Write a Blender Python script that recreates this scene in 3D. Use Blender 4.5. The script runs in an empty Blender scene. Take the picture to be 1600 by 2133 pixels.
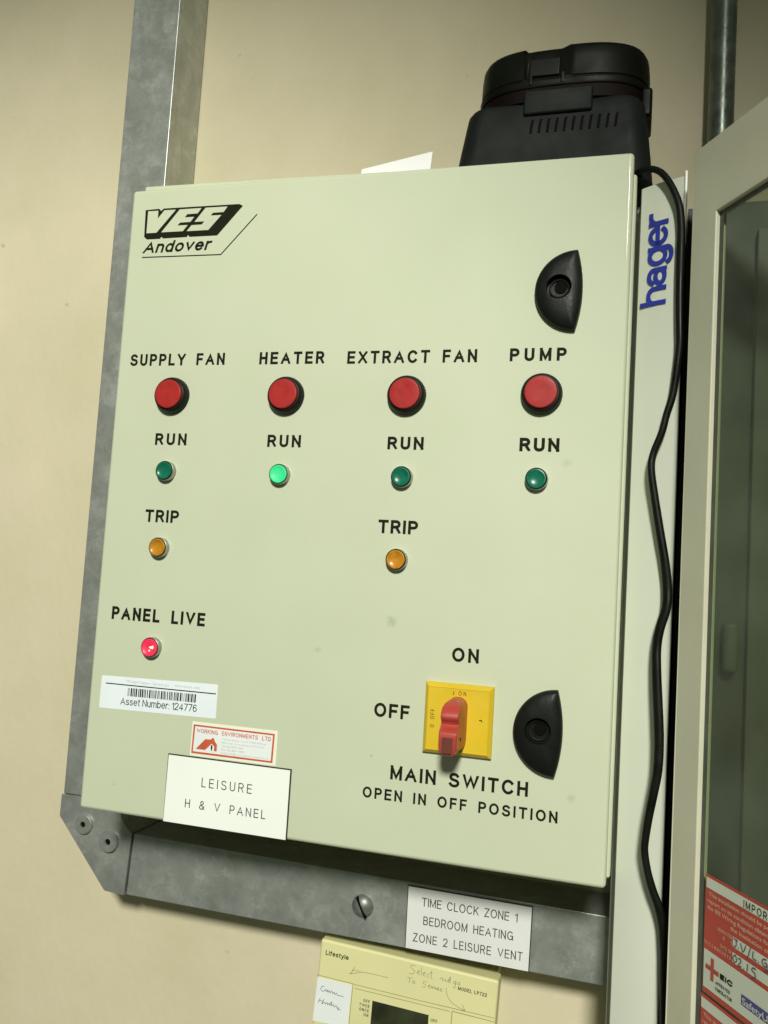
import bpy, bmesh, math, random
from mathutils import Vector, Matrix

random.seed(7)
sc = bpy.context.scene
col = sc.collection

# ------------------------------------------------------------------ camera
cam_d = bpy.data.cameras.new('camera')
cam = bpy.data.objects.new('camera', cam_d)
col.objects.link(cam)
cam_d.sensor_fit = 'VERTICAL'
cam_d.sensor_height = 36.0
cam_d.lens = 30.026
cam_d.clip_start = 0.01
cam_d.clip_end = 60.0
_R = Matrix(((0.9594178, -0.0367964, 0.2795774), (0.2752218, -0.0937025, -0.9568034), (0.0614040, 0.9949200, -0.0797727)))
cam.matrix_world = Matrix.Translation((0.409434, -0.598153, 0.192661)) @ _R.to_4x4()
sc.camera = cam

# ------------------------------------------------------------------ room light
world = bpy.data.worlds.new('World')
sc.world = world
world.use_nodes = True
bg = world.node_tree.nodes['Background']
bg.inputs[0].default_value = (0.86, 1.0, 0.74, 1)
bg.inputs[1].default_value = 0.10

ld = bpy.data.lights.new('room_lamp', 'SPOT')
lamp = bpy.data.objects.new('room_lamp', ld)
col.objects.link(lamp)
lamp.location = (0.85, -3.15, 1.88)
_aim = Vector((-0.30, 0.05, -0.20))
lamp.rotation_euler = (_aim - lamp.location).to_track_quat('-Z', 'Y').to_euler()
ld.energy = 615
ld.color = (1.0, 1.0, 0.90)
ld.shadow_soft_size = 0.24
ld.spot_size = math.radians(29.0)
ld.spot_blend = 0.12

sc.view_settings.view_transform = 'Standard'
sc.view_settings.look = 'None'
sc.view_settings.exposure = 0.0
sc.view_settings.gamma = 1.0
sc.view_settings.use_curve_mapping = False

# ------------------------------------------------------------------ materials
def mat(name, color, rough=0.5, metal=0.0, spec=0.5, noise=None, bump=None, rvar=None, coat=0.0, emit=None):
    """noise=(scale, amount) varies the colour, bump=(scale, strength), rvar=(scale, amount) varies the gloss"""
    m = bpy.data.materials.new(name)
    m.use_nodes = True
    nt = m.node_tree
    p = nt.nodes['Principled BSDF']
    p.inputs['Base Color'].default_value = (*color, 1)
    p.inputs['Roughness'].default_value = rough
    p.inputs['Metallic'].default_value = metal
    p.inputs['Specular IOR Level'].default_value = spec
    p.inputs['Coat Weight'].default_value = coat
    tc = nt.nodes.new('ShaderNodeTexCoord')
    if noise:
        n = nt.nodes.new('ShaderNodeTexNoise')
        n.inputs['Scale'].default_value = noise[0]
        n.inputs['Detail'].default_value = 6
        nt.links.new(tc.outputs['Object'], n.inputs['Vector'])
        r = nt.nodes.new('ShaderNodeMapRange')
        r.inputs['From Min'].default_value = 0.3
        r.inputs['From Max'].default_value = 0.7
        r.inputs['To Min'].default_value = 1 - noise[1]
        r.inputs['To Max'].default_value = 1 + noise[1]
        nt.links.new(n.outputs[0], r.inputs[0])
        mx = nt.nodes.new('ShaderNodeVectorMath')
        mx.operation = 'SCALE'
        mx.inputs[0].default_value = color
        nt.links.new(r.outputs[0], mx.inputs['Scale'])
        nt.links.new(mx.outputs[0], p.inputs['Base Color'])
    if bump:
        n2 = nt.nodes.new('ShaderNodeTexNoise')
        n2.inputs['Scale'].default_value = bump[0]
        n2.inputs['Detail'].default_value = 4
        nt.links.new(tc.outputs['Object'], n2.inputs['Vector'])
        b = nt.nodes.new('ShaderNodeBump')
        b.inputs['Strength'].default_value = bump[1]
        b.inputs['Distance'].default_value = 0.001
        nt.links.new(n2.outputs[0], b.inputs['Height'])
        nt.links.new(b.outputs[0], p.inputs['Normal'])
    if rvar:
        n3 = nt.nodes.new('ShaderNodeTexNoise')
        n3.inputs['Scale'].default_value = rvar[0]
        n3.inputs['Detail'].default_value = 5
        nt.links.new(tc.outputs['Object'], n3.inputs['Vector'])
        r3 = nt.nodes.new('ShaderNodeMapRange')
        r3.inputs['From Min'].default_value = 0.3
        r3.inputs['From Max'].default_value = 0.7
        r3.inputs['To Min'].default_value = rough - rvar[1]
        r3.inputs['To Max'].default_value = rough + rvar[1]
        nt.links.new(n3.outputs[0], r3.inputs[0])
        nt.links.new(r3.outputs[0], p.inputs['Roughness'])
    if emit:
        p.inputs['Emission Color'].default_value = (*emit[0], 1)
        p.inputs['Emission Strength'].default_value = emit[1]
    return m

def wall_mat():
    m = mat('wall_paint', (0.56, 0.475, 0.335), 0.75, spec=0.3)
    nt = m.node_tree; p = nt.nodes['Principled BSDF']
    tc = nt.nodes.new('ShaderNodeTexCoord')
    mp = nt.nodes.new('ShaderNodeMapping'); mp.inputs['Scale'].default_value = (1, 1, 0.85)
    mp.inputs['Rotation'].default_value = (0, 0.5, 0)
    nt.links.new(tc.outputs['Object'], mp.inputs['Vector'])
    a = nt.nodes.new('ShaderNodeTexNoise'); a.inputs['Scale'].default_value = 7; a.inputs['Detail'].default_value = 8; a.inputs['Roughness'].default_value = 0.6
    b = nt.nodes.new('ShaderNodeTexNoise'); b.inputs['Scale'].default_value = 110; b.inputs['Detail'].default_value = 3
    nt.links.new(mp.outputs[0], a.inputs['Vector']); nt.links.new(mp.outputs[0], b.inputs['Vector'])
    cr = nt.nodes.new('ShaderNodeValToRGB')
    cr.color_ramp.elements[0].position = 0.35; cr.color_ramp.elements[0].color = (0.61, 0.555, 0.375, 1)
    cr.color_ramp.elements[1].position = 0.68; cr.color_ramp.elements[1].color = (0.69, 0.615, 0.445, 1)
    nt.links.new(a.outputs[0], cr.inputs[0])
    sp = nt.nodes.new('ShaderNodeTexNoise'); sp.inputs['Scale'].default_value = 75; sp.inputs['Detail'].default_value = 1
    nt.links.new(tc.outputs['Object'], sp.inputs['Vector'])
    sr = nt.nodes.new('ShaderNodeMapRange'); sr.inputs['From Min'].default_value = 0.79; sr.inputs['From Max'].default_value = 0.84; sr.inputs['To Max'].default_value = 0.35
    nt.links.new(sp.outputs[0], sr.inputs[0])
    sm_ = nt.nodes.new('ShaderNodeMix'); sm_.data_type = 'RGBA'; sm_.inputs[7].default_value = (0.24, 0.21, 0.14, 1)
    nt.links.new(sr.outputs[0], sm_.inputs[0]); nt.links.new(cr.outputs[0], sm_.inputs[6]); nt.links.new(sm_.outputs[2], p.inputs['Base Color'])
    ad = nt.nodes.new('ShaderNodeMath'); ad.operation = 'MULTIPLY_ADD'; ad.inputs[1].default_value = 3.0
    nt.links.new(a.outputs[0], ad.inputs[0]); nt.links.new(b.outputs[0], ad.inputs[2])
    bp = nt.nodes.new('ShaderNodeBump'); bp.inputs['Strength'].default_value = 0.16; bp.inputs['Distance'].default_value = 0.002
    nt.links.new(ad.outputs[0], bp.inputs['Height']); nt.links.new(bp.outputs[0], p.inputs['Normal'])
    return m

def galv_mat():
    """hot-dip galvanised steel: soft crystalline patches, streaks, a few pale scuffs"""
    m = bpy.data.materials.new('galvanised_steel'); m.use_nodes = True
    nt = m.node_tree; p = nt.nodes['Principled BSDF']
    p.inputs['Metallic'].default_value = 0.62
    tc = nt.nodes.new('ShaderNodeTexCoord')
    w = nt.nodes.new('ShaderNodeTexNoise'); w.inputs['Scale'].default_value = 30; w.inputs['Detail'].default_value = 4
    nt.links.new(tc.outputs['Object'], w.inputs['Vector'])
    mixv = nt.nodes.new('ShaderNodeMix'); mixv.data_type = 'VECTOR'; mixv.inputs[0].default_value = 0.07
    nt.links.new(tc.outputs['Object'], mixv.inputs[4]); nt.links.new(w.outputs['Color'], mixv.inputs[5])
    v = nt.nodes.new('ShaderNodeTexVoronoi'); v.inputs['Scale'].default_value = 75
    nt.links.new(mixv.outputs[1], v.inputs['Vector'])
    sep = nt.nodes.new('ShaderNodeSeparateColor'); nt.links.new(v.outputs['Color'], sep.inputs[0])
    big = nt.nodes.new('ShaderNodeTexNoise'); big.inputs['Scale'].default_value = 34; big.inputs['Detail'].default_value = 12; big.inputs['Roughness'].default_value = 0.78
    nt.links.new(tc.outputs['Object'], big.inputs['Vector'])
    mul = nt.nodes.new('ShaderNodeMath'); mul.operation = 'MULTIPLY_ADD'; mul.inputs[1].default_value = 0.13
    nt.links.new(sep.outputs[0], mul.inputs[0]); nt.links.new(big.outputs[0], mul.inputs[2])
    cr = nt.nodes.new('ShaderNodeValToRGB')
    e = cr.color_ramp.elements
    e[0].position = 0.36; e[0].color = (0.34, 0.355, 0.325, 1)
    e[1].position = 0.86; e[1].color = (0.60, 0.63, 0.59, 1)
    k = e.new(0.58); k.color = (0.42, 0.44, 0.41, 1)
    nt.links.new(mul.outputs[0], cr.inputs[0]); ln = nt.nodes.new('ShaderNodeTexNoise'); ln.inputs['Scale'].default_value = 48; ln.inputs['Detail'].default_value = 2; ln.inputs['Distortion'].default_value = 1.6
    nt.links.new(tc.outputs['Object'], ln.inputs['Vector'])
    l1 = nt.nodes.new('ShaderNodeMath'); l1.operation = 'SUBTRACT'; l1.inputs[1].default_value = 0.5
    l2 = nt.nodes.new('ShaderNodeMath'); l2.operation = 'ABSOLUTE'
    l3 = nt.nodes.new('ShaderNodeMapRange'); l3.inputs['From Min'].default_value = 0.004; l3.inputs['From Max'].default_value = 0.022; l3.inputs['To Min'].default_value = 1; l3.inputs['To Max'].default_value = 0
    mk = nt.nodes.new('ShaderNodeTexNoise'); mk.inputs['Scale'].default_value = 22; mk.inputs['Detail'].default_value = 3
    nt.links.new(tc.outputs['Object'], mk.inputs['Vector'])
    l4 = nt.nodes.new('ShaderNodeMapRange'); l4.inputs['From Min'].default_value = 0.50; l4.inputs['From Max'].default_value = 0.66; l4.inputs['To Max'].default_value = 0.38
    l5 = nt.nodes.new('ShaderNodeMath'); l5.operation = 'MULTIPLY'
    nt.links.new(ln.outputs[0], l1.inputs[0]); nt.links.new(l1.outputs[0], l2.inputs[0]); nt.links.new(l2.outputs[0], l3.inputs[0])
    nt.links.new(mk.outputs[0], l4.inputs[0]); nt.links.new(l3.outputs[0], l5.inputs[0]); nt.links.new(l4.outputs[0], l5.inputs[1])
    lm = nt.nodes.new('ShaderNodeMix'); lm.data_type = 'RGBA'; lm.inputs[7].default_value = (0.62, 0.66, 0.63, 1)
    nt.links.new(l5.outputs[0], lm.inputs[0]); nt.links.new(cr.outputs[0], lm.inputs[6])
    nt.links.new(lm.outputs[2], p.inputs['Base Color'])
    rr = nt.nodes.new('ShaderNodeMapRange'); rr.inputs['To Min'].default_value = 0.26; rr.inputs['To Max'].default_value = 0.55
    nt.links.new(big.outputs[0], rr.inputs[0]); nt.links.new(rr.outputs[0], p.inputs['Roughness'])
    bp = nt.nodes.new('ShaderNodeBump'); bp.inputs['Strength'].default_value = 0.12; bp.inputs['Distance'].default_value = 0.0006
    nt.links.new(mul.outputs[0], bp.inputs['Height']); nt.links.new(bp.outputs[0], p.inputs['Normal'])
    return m

def door_mat():
    """powder-coated sheet: faint orange peel and a few grey finger smudges"""
    m = mat('enclosure_paint', (0.53, 0.575, 0.40), 0.55, spec=0.3, coat=0.22)
    nt = m.node_tree; p = nt.nodes['Principled BSDF']
    p.inputs['Coat Roughness'].default_value = 0.05
    tc = nt.nodes.new('ShaderNodeTexCoord')
    n = nt.nodes.new('ShaderNodeTexNoise'); n.inputs['Scale'].default_value = 14; n.inputs['Detail'].default_value = 5
    nt.links.new(tc.outputs['Object'], n.inputs['Vector'])
    cr = nt.nodes.new('ShaderNodeValToRGB')
    cr.color_ramp.elements[0].position = 0.3; cr.color_ramp.elements[0].color = (0.552, 0.592, 0.432, 1)
    cr.color_ramp.elements[1].position = 0.7; cr.color_ramp.elements[1].color = (0.578, 0.616, 0.457, 1)
    nt.links.new(n.outputs[0], cr.inputs[0])
    last = cr.outputs[0]
    n2 = nt.nodes.new('ShaderNodeTexNoise'); n2.inputs['Scale'].default_value = 260; n2.inputs['Detail'].default_value = 3
    nt.links.new(tc.outputs['Object'], n2.inputs['Vector'])
    for (x, z, r, f) in ((0.2452, 0.1636, 0.0042, 0.42), (0.1905, 0.1390, 0.0028, 0.3), (0.364, 0.2815, 0.0035, 0.25),
                         (0.377, 0.0555, 0.003, 0.3), (0.2365, 0.0675, 0.0012, 0.5), (0.135, 0.026, 0.0010, 0.4), (0.03, 0.022, 0.001, 0.5)):
        d = nt.nodes.new('ShaderNodeVectorMath'); d.operation = 'DISTANCE'
        nt.links.new(tc.outputs['Object'], d.inputs[0]); d.inputs[1].default_value = (x, 0, z)
        ad = nt.nodes.new('ShaderNodeMath'); ad.operation = 'MULTIPLY_ADD'; ad.inputs[1].default_value = r * 1.6
        nt.links.new(n2.outputs[0], ad.inputs[0]); nt.links.new(d.outputs['Value'], ad.inputs[2])
        mr = nt.nodes.new('ShaderNodeMapRange'); mr.inputs['From Min'].default_value = r * 0.9; mr.inputs['From Max'].default_value = r * 2.0
        mr.inputs['To Min'].default_value = f; mr.inputs['To Max'].default_value = 0
        nt.links.new(ad.outputs[0], mr.inputs[0])
        mx = nt.nodes.new('ShaderNodeMix'); mx.data_type = 'RGBA'
        nt.links.new(mr.outputs[0], mx.inputs[0]); nt.links.new(last, mx.inputs[6]); mx.inputs[7].default_value = (0.25, 0.26, 0.21, 1)
        last = mx.outputs[2]
    nt.links.new(last, p.inputs['Base Color'])
    b = nt.nodes.new('ShaderNodeTexNoise'); b.inputs['Scale'].default_value = 420; b.inputs['Detail'].default_value = 2
    nt.links.new(tc.outputs['Object'], b.inputs['Vector'])
    bp = nt.nodes.new('ShaderNodeBump'); bp.inputs['Strength'].default_value = 0.10; bp.inputs['Distance'].default_value = 0.0006
    nt.links.new(b.outputs[0], bp.inputs['Height']); nt.links.new(bp.outputs[0], p.inputs['Normal'])
    return m

def glass_mat():
    """tinted cabinet glazing: mostly see-through, dark, with a faint surface reflection"""
    m = bpy.data.materials.new('tinted_glass'); m.use_nodes = True
    nt = m.node_tree; nt.nodes.clear()
    out = nt.nodes.new('ShaderNodeOutputMaterial')
    tr = nt.nodes.new('ShaderNodeBsdfTransparent'); tr.inputs[0].default_value = (0.77, 0.82, 0.72, 1)
    gl = nt.nodes.new('ShaderNodeBsdfGlossy'); gl.inputs['Roughness'].default_value = 0.30; gl.inputs['Color'].default_value = (0.55, 0.6, 0.55, 1)
    fr = nt.nodes.new('ShaderNodeFresnel'); fr.inputs['IOR'].default_value = 1.45
    mx = nt.nodes.new('ShaderNodeMixShader')
    ge = nt.nodes.new('ShaderNodeNewGeometry')
    sb = nt.nodes.new('ShaderNodeMath'); sb.operation = 'SUBTRACT'; sb.inputs[0].default_value = 1.0; sb.use_clamp = True
    nt.links.new(ge.outputs['Backfacing'], sb.inputs[1])
    ml = nt.nodes.new('ShaderNodeMath'); ml.operation = 'MULTIPLY'
    nt.links.new(fr.outputs[0], ml.inputs[0]); nt.links.new(sb.outputs[0], ml.inputs[1])
    nt.links.new(ml.outputs[0], mx.inputs[0]); nt.links.new(tr.outputs[0], mx.inputs[1]); nt.links.new(gl.outputs[0], mx.inputs[2])
    df = nt.nodes.new('ShaderNodeBsdfDiffuse'); df.inputs[0].default_value = (0.60, 0.62, 0.56, 1)
    dn = nt.nodes.new('ShaderNodeTexNoise'); dn.inputs['Scale'].default_value = 22; dn.inputs['Detail'].default_value = 6
    tc = nt.nodes.new('ShaderNodeTexCoord'); nt.links.new(tc.outputs['Object'], dn.inputs['Vector'])
    dr = nt.nodes.new('ShaderNodeMapRange'); dr.inputs['From Min'].default_value = 0.3; dr.inputs['From Max'].default_value = 0.75; dr.inputs['To Min'].default_value = 0.02; dr.inputs['To Max'].default_value = 0.10
    nt.links.new(dn.outputs[0], dr.inputs[0])
    m2 = nt.nodes.new('ShaderNodeMixShader')
    nt.links.new(dr.outputs[0], m2.inputs[0]); nt.links.new(mx.outputs[0], m2.inputs[1]); nt.links.new(df.outputs[0], m2.inputs[2])
    nt.links.new(m2.outputs[0], out.inputs[0])
    return m

M = dict(
    wall=wall_mat(), galv=galv_mat(), door=door_mat(), glass=glass_mat(),
    body=mat('body_paint', (0.565, 0.604, 0.444), 0.5, spec=0.3, noise=(20, 0.04)),
    ink=mat('black_print', (0.010, 0.012, 0.004), 0.7, spec=0.12, noise=(200, 0.25)),
    greyink=mat('grey_print', (0.16, 0.17, 0.17), 0.6, noise=(200, 0.3)),
    paleink=mat('faded_print', (0.42, 0.45, 0.46), 0.6, noise=(200, 0.2)),
    engrave=mat('engraved_filling', (0.055, 0.06, 0.05), 0.6, noise=(300, 0.3)),
    pencil=mat('pencil_line', (0.30, 0.29, 0.17), 0.7, noise=(400, 0.35)),
    biro=mat('pen_ink', (0.07, 0.09, 0.10), 0.6, noise=(300, 0.3)),
    bezel=mat('black_bezel_plastic', (0.010, 0.0115, 0.007), 0.45, spec=0.18, noise=(60, 0.2), rvar=(40, 0.08)),
    latch=mat('black_latch_plastic', (0.0075, 0.009, 0.007), 0.42, spec=0.18, noise=(50, 0.25), rvar=(70, 0.1), bump=(500, 0.12)),
    keyway=mat('keyway_plastic', (0.007, 0.008, 0.006), 0.5, spec=0.12, noise=(50, 0.25)),
    hole=mat('keyway_dark', (0.004, 0.004, 0.003), 0.7, spec=0.05, noise=(80, 0.3)),
    redcap=mat('red_button_plastic', (0.38, 0.024, 0.022), 0.45, spec=0.2, noise=(170, 0.10), rvar=(150, 0.14), bump=(60, 0.06)),
    lampring=mat('lamp_ring_metal', (0.38, 0.40, 0.34), 0.36, metal=0.6, noise=(80, 0.1)),
    green=mat('green_lens', (0.006, 0.145, 0.085), 0.28, spec=0.4, noise=(300, 0.2)),
    greenlit=mat('lit_green_lens', (0.02, 0.40, 0.18), 0.5, emit=((0.05, 0.75, 0.25), 0.55), noise=(250, 0.15)),
    amber=mat('amber_lens', (0.50, 0.215, 0.014), 0.28, spec=0.4, noise=(300, 0.2)),
    redlit=mat('lit_red_lens', (0.50, 0.02, 0.06), 0.4, emit=((0.9, 0.03, 0.10), 0.5), noise=(250, 0.3)),
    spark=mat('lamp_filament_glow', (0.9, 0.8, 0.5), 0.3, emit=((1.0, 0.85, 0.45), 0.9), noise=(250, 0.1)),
    yellow=mat('yellow_plate_plastic', (0.70, 0.49, 0.020), 0.42, noise=(30, 0.05), rvar=(60, 0.08)),
    redhandle=mat('red_handle_plastic', (0.42, 0.052, 0.036), 0.36, noise=(40, 0.12), rvar=(90, 0.08)),
    brown=mat('maroon_insert', (0.13, 0.030, 0.016), 0.5, noise=(60, 0.2)),
    white=mat('white_laminate', (0.90, 0.935, 0.88), 0.4, noise=(15, 0.015)),
    whitedull=mat('white_laminate_dull', (0.74, 0.75, 0.73), 0.45, noise=(25, 0.04)),  # duller, greyer white than the name plate face
    core=mat('laminate_core', (0.03, 0.035, 0.02), 0.5, noise=(60, 0.2)),
    paper=mat('white_paper', (0.80, 0.86, 0.90), 0.6, noise=(25, 0.03)),
    cream=mat('cream_sticker', (0.86, 0.86, 0.72), 0.55, noise=(25, 0.03)),
    inner=mat('sticker_white', (0.80, 0.84, 0.83), 0.55, noise=(25, 0.03)),
    orange=mat('orange_red_print', (0.60, 0.105, 0.045), 0.5, noise=(120, 0.12)),
    card=mat('white_card', (0.93, 0.93, 0.92), 0.6, noise=(20, 0.02)),
    charger=mat('charcoal_plastic', (0.0095, 0.0115, 0.0105), 0.6, spec=0.16, noise=(40, 0.2), bump=(1400, 0.12), rvar=(50, 0.08)),
    cap=mat('glossy_black_plastic', (0.0045, 0.0052, 0.003), 0.45, spec=0.12, noise=(40, 0.3), rvar=(50, 0.1)),
    maroon=mat('dark_red_gasket', (0.0075, 0.0032, 0.0026), 0.6, spec=0.1, noise=(60, 0.3)),
    cord=mat('black_rubber_cord', (0.006, 0.007, 0.0045), 0.42, spec=0.2, noise=(60, 0.3), rvar=(60, 0.12)),
    casing=mat('grey_white_pvc', (0.68, 0.71, 0.60), 0.38, noise=(12, 0.03), rvar=(30, 0.05)),
    blue=mat('blue_print', (0.022, 0.038, 0.33), 0.45, noise=(150, 0.12)),
    cabinet=mat('beige_cabinet_paint', (0.61, 0.60, 0.46), 0.42, noise=(16, 0.05), bump=(420, 0.1)),
    gasket=mat('grey_rubber_gasket', (0.085, 0.095, 0.07), 0.6, noise=(60, 0.25)),
    inside=mat('cabinet_inside_shade', (0.042, 0.047, 0.034), 0.6, noise=(14, 0.12)),  # dark tone puts the shade of the cabinet interior into the colour
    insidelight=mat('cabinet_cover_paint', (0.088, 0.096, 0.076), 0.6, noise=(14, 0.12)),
    redsticker=mat('red_sticker', (0.46, 0.050, 0.032), 0.42, noise=(30, 0.12)),
    stwhite=mat('sticker_panel', (0.62, 0.66, 0.56), 0.45, noise=(30, 0.04)),
    pinkprint=mat('pink_print', (0.66, 0.40, 0.30), 0.5, noise=(150, 0.12)),
    stblue=mat('sticker_blue', (0.05, 0.06, 0.26), 0.45, noise=(60, 0.15)),
    gold=mat('sticker_gold', (0.60, 0.34, 0.05), 0.45, noise=(60, 0.15)),
    clock=mat('yellowed_plastic', (0.74, 0.71, 0.37), 0.45, noise=(15, 0.05), rvar=(40, 0.06)),
    clockline=mat('moulding_shadow_gap', (0.33, 0.29, 0.11), 0.6, noise=(40, 0.2)),
    display=mat('dark_display', (0.030, 0.034, 0.016), 0.25, noise=(50, 0.5)),
    pipe=mat('grey_conduit_steel', (0.16, 0.18, 0.155), 0.36, metal=0.7, noise=(60, 0.35), rvar=(90, 0.12)),
    zinc=mat('zinc_fixing', (0.34, 0.365, 0.335), 0.45, metal=0.55, noise=(120, 0.15)),
    steel=mat('screw_steel', (0.24, 0.26, 0.235), 0.45, metal=0.6, noise=(200, 0.3)),
)

# ------------------------------------------------------------------ builders
X, Y, Z = Vector((1, 0, 0)), Vector((0, 1, 0)), Vector((0, 0, 1))

def obj(name, bm, m, parent=None, smooth=False, label=None):
    bmesh.ops.recalc_face_normals(bm, faces=bm.faces)
    me = bpy.data.meshes.new(name)
    bm.to_mesh(me); bm.free()
    me.materials.append(M[m])
    if smooth:
        for f in me.polygons: f.use_smooth = True
        try: me.set_sharp_from_angle(angle=math.radians(38))
        except Exception: pass
    o = bpy.data.objects.new(name, me)
    col.objects.link(o)
    if smooth:
        wn = o.modifiers.new('weighted', 'WEIGHTED_NORMAL'); wn.keep_sharp = True; wn.weight = 80
    if parent is not None:
        o.parent = parent
        o.matrix_parent_inverse = Matrix.Translation(-_wloc(parent))
    if label: o['label'] = label
    return o

def _wloc(o):
    v = Vector(o.location)
    return v

def thing(name, label, cat, loc):
    o = bpy.data.objects.new(name, None)
    col.objects.link(o)
    o.empty_display_size = 0.02
    o.location = loc
    o['label'] = label; o['category'] = cat
    return o

def tag(o, label, cat):
    o['label'] = label; o['category'] = cat
    return o

def box(bm, x0, x1, y0, y1, z0, z1, bev=0, seg=2):
    t = bmesh.new()
    vs = [t.verts.new((x, y, z)) for x in (x0, x1) for y in (y0, y1) for z in (z0, z1)]
    for f in ((0, 1, 3, 2), (4, 6, 7, 5), (0, 4, 5, 1), (2, 3, 7, 6), (0, 2, 6, 4), (1, 5, 7, 3)):
        t.faces.new([vs[i] for i in f])
    if bev: bmesh.ops.bevel(t, geom=t.edges[:], offset=bev, segments=seg, profile=0.5, affect='EDGES')
    merge(bm, t)

def merge(bm, t):
    mp = {}
    for v in t.verts: mp[v] = bm.verts.new(v.co)
    for f in t.faces:
        try: bm.faces.new([mp[v] for v in f.verts])
        except ValueError: pass
    t.free()

def prism(bm, pts, O, U, V, N, d0, d1, bev=0, seg=2):
    """polygon in the plane (O; U, V), from d0 to d1 along N"""
    t = bmesh.new()
    a = [t.verts.new(O + U * p[0] + V * p[1] + N * d0) for p in pts]
    b = [t.verts.new(O + U * p[0] + V * p[1] + N * d1) for p in pts]
    t.faces.new(a); t.faces.new(b[::-1])
    n = len(pts)
    for i in range(n): t.faces.new((a[i], a[(i + 1) % n], b[(i + 1) % n], b[i]))
    if bev: bmesh.ops.bevel(t, geom=t.edges[:], offset=bev, segments=seg, profile=0.5, affect='EDGES')
    bmesh.ops.recalc_face_normals(t, faces=t.faces)
    merge(bm, t)

def flat(bm, pts, O, U, V, N, d):
    bm.faces.new([bm.verts.new(O + U * p[0] + V * p[1] + N * d) for p in pts])

def lathe(bm, O, axis, prof, seg=48, cap0=False, cap1=True):
    """prof: (radius, distance along axis)"""
    axis = axis.normalized()
    a = axis.orthogonal().normalized(); b = axis.cross(a)
    rings = []
    for r, d in prof:
        if r < 1e-7: rings.append([bm.verts.new(O + axis * d)]); continue
        rings.append([bm.verts.new(O + axis * d + (a * math.cos(t) + b * math.sin(t)) * r) for t in [2 * math.pi * i / seg for i in range(seg)]])
    for p, q in zip(rings, rings[1:]):
        for i in range(seg):
            j = (i + 1) % seg
            if len(p) == 1 and len(q) == 1: continue
            if len(p) == 1: bm.faces.new((p[0], q[j], q[i]))
            elif len(q) == 1: bm.faces.new((p[i], p[j], q[0]))
            else: bm.faces.new((p[i], p[j], q[j], q[i]))
    if cap0 and len(rings[0]) > 1: bm.faces.new(rings[0][::-1])
    if cap1 and len(rings[-1]) > 1: bm.faces.new(rings[-1])

_deps = None
def text(bm, s, O, U, V, N, d, u0, u1, v0, cap, bold=0.0, char=1.0, word=1.0, shear=0.0, skew=0.0):
    """lay the string s flat on the plane, baseline from u0 to u1 at height v0; cap = capital height"""
    cu = bpy.data.curves.new('t', 'FONT')
    cu.body = s; cu.size = 1; cu.space_character = char; cu.space_word = word; cu.shear = shear; cu.offset = bold
    cu.dimensions = '2D'; cu.fill_mode = 'FRONT'; cu.resolution_u = 4
    o = bpy.data.objects.new('t', cu); col.objects.link(o)
    bpy.context.view_layer.update()
    ev = o.evaluated_get(bpy.context.evaluated_depsgraph_get())
    me = ev.to_mesh()
    xs = [v.co.x for v in me.vertices]
    mn, mxx = min(xs), max(xs)
    ku = (u1 - u0) / (mxx - mn) if u1 is not None else cap / 0.727
    kv = cap / 0.727
    vs = []
    for v in me.vertices:
        u = u0 + (v.co.x - mn) * ku
        vs.append(bm.verts.new(O + U * u + V * (v0 + v.co.y * kv + skew * (u - u0)) + N * d))
    for p in me.polygons:
        try: bm.faces.new([vs[i] for i in p.vertices])
        except ValueError: pass
    ev.to_mesh_clear()
    bpy.data.objects.remove(o); bpy.data.curves.remove(cu)

# ------------------------------------------------------------------ sign-writer's stroke alphabet (centre lines, capital height 1)
def _arc(cx, cy, rx, ry, a0, a1, n=10):
    return [(cx + rx * math.cos(math.radians(a0 + (a1 - a0) * i / n)), cy + ry * math.sin(math.radians(a0 + (a1 - a0) * i / n))) for i in range(n + 1)]
def _oval(w, y0, y1, a0=90, a1=450, n=28):
    return _arc(w / 2, (y0 + y1) / 2, w / 2, (y1 - y0) / 2, a0, a1, n)
def _bowl(x, y0, y1, w):
    r = (y1 - y0) / 2
    return [(x, y1), (x + w - r * 0.95, y1)] + _arc(x + w - r * 0.95, (y0 + y1) / 2, r * 0.95, r, 90, -90, 12)[1:-1] + [(x + w - r * 0.95, y0), (x, y0)]
_S = _arc(.31, .755, .285, .245, 28, 90, 6) + _arc(.31, .755, .285, .245, 90, 235, 10)[1:] + [(.31, .515)] + _arc(.31, .255, .315, .255, 55, -90, 12) + _arc(.31, .255, .315, .255, -90, -158, 6)[1:]
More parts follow.
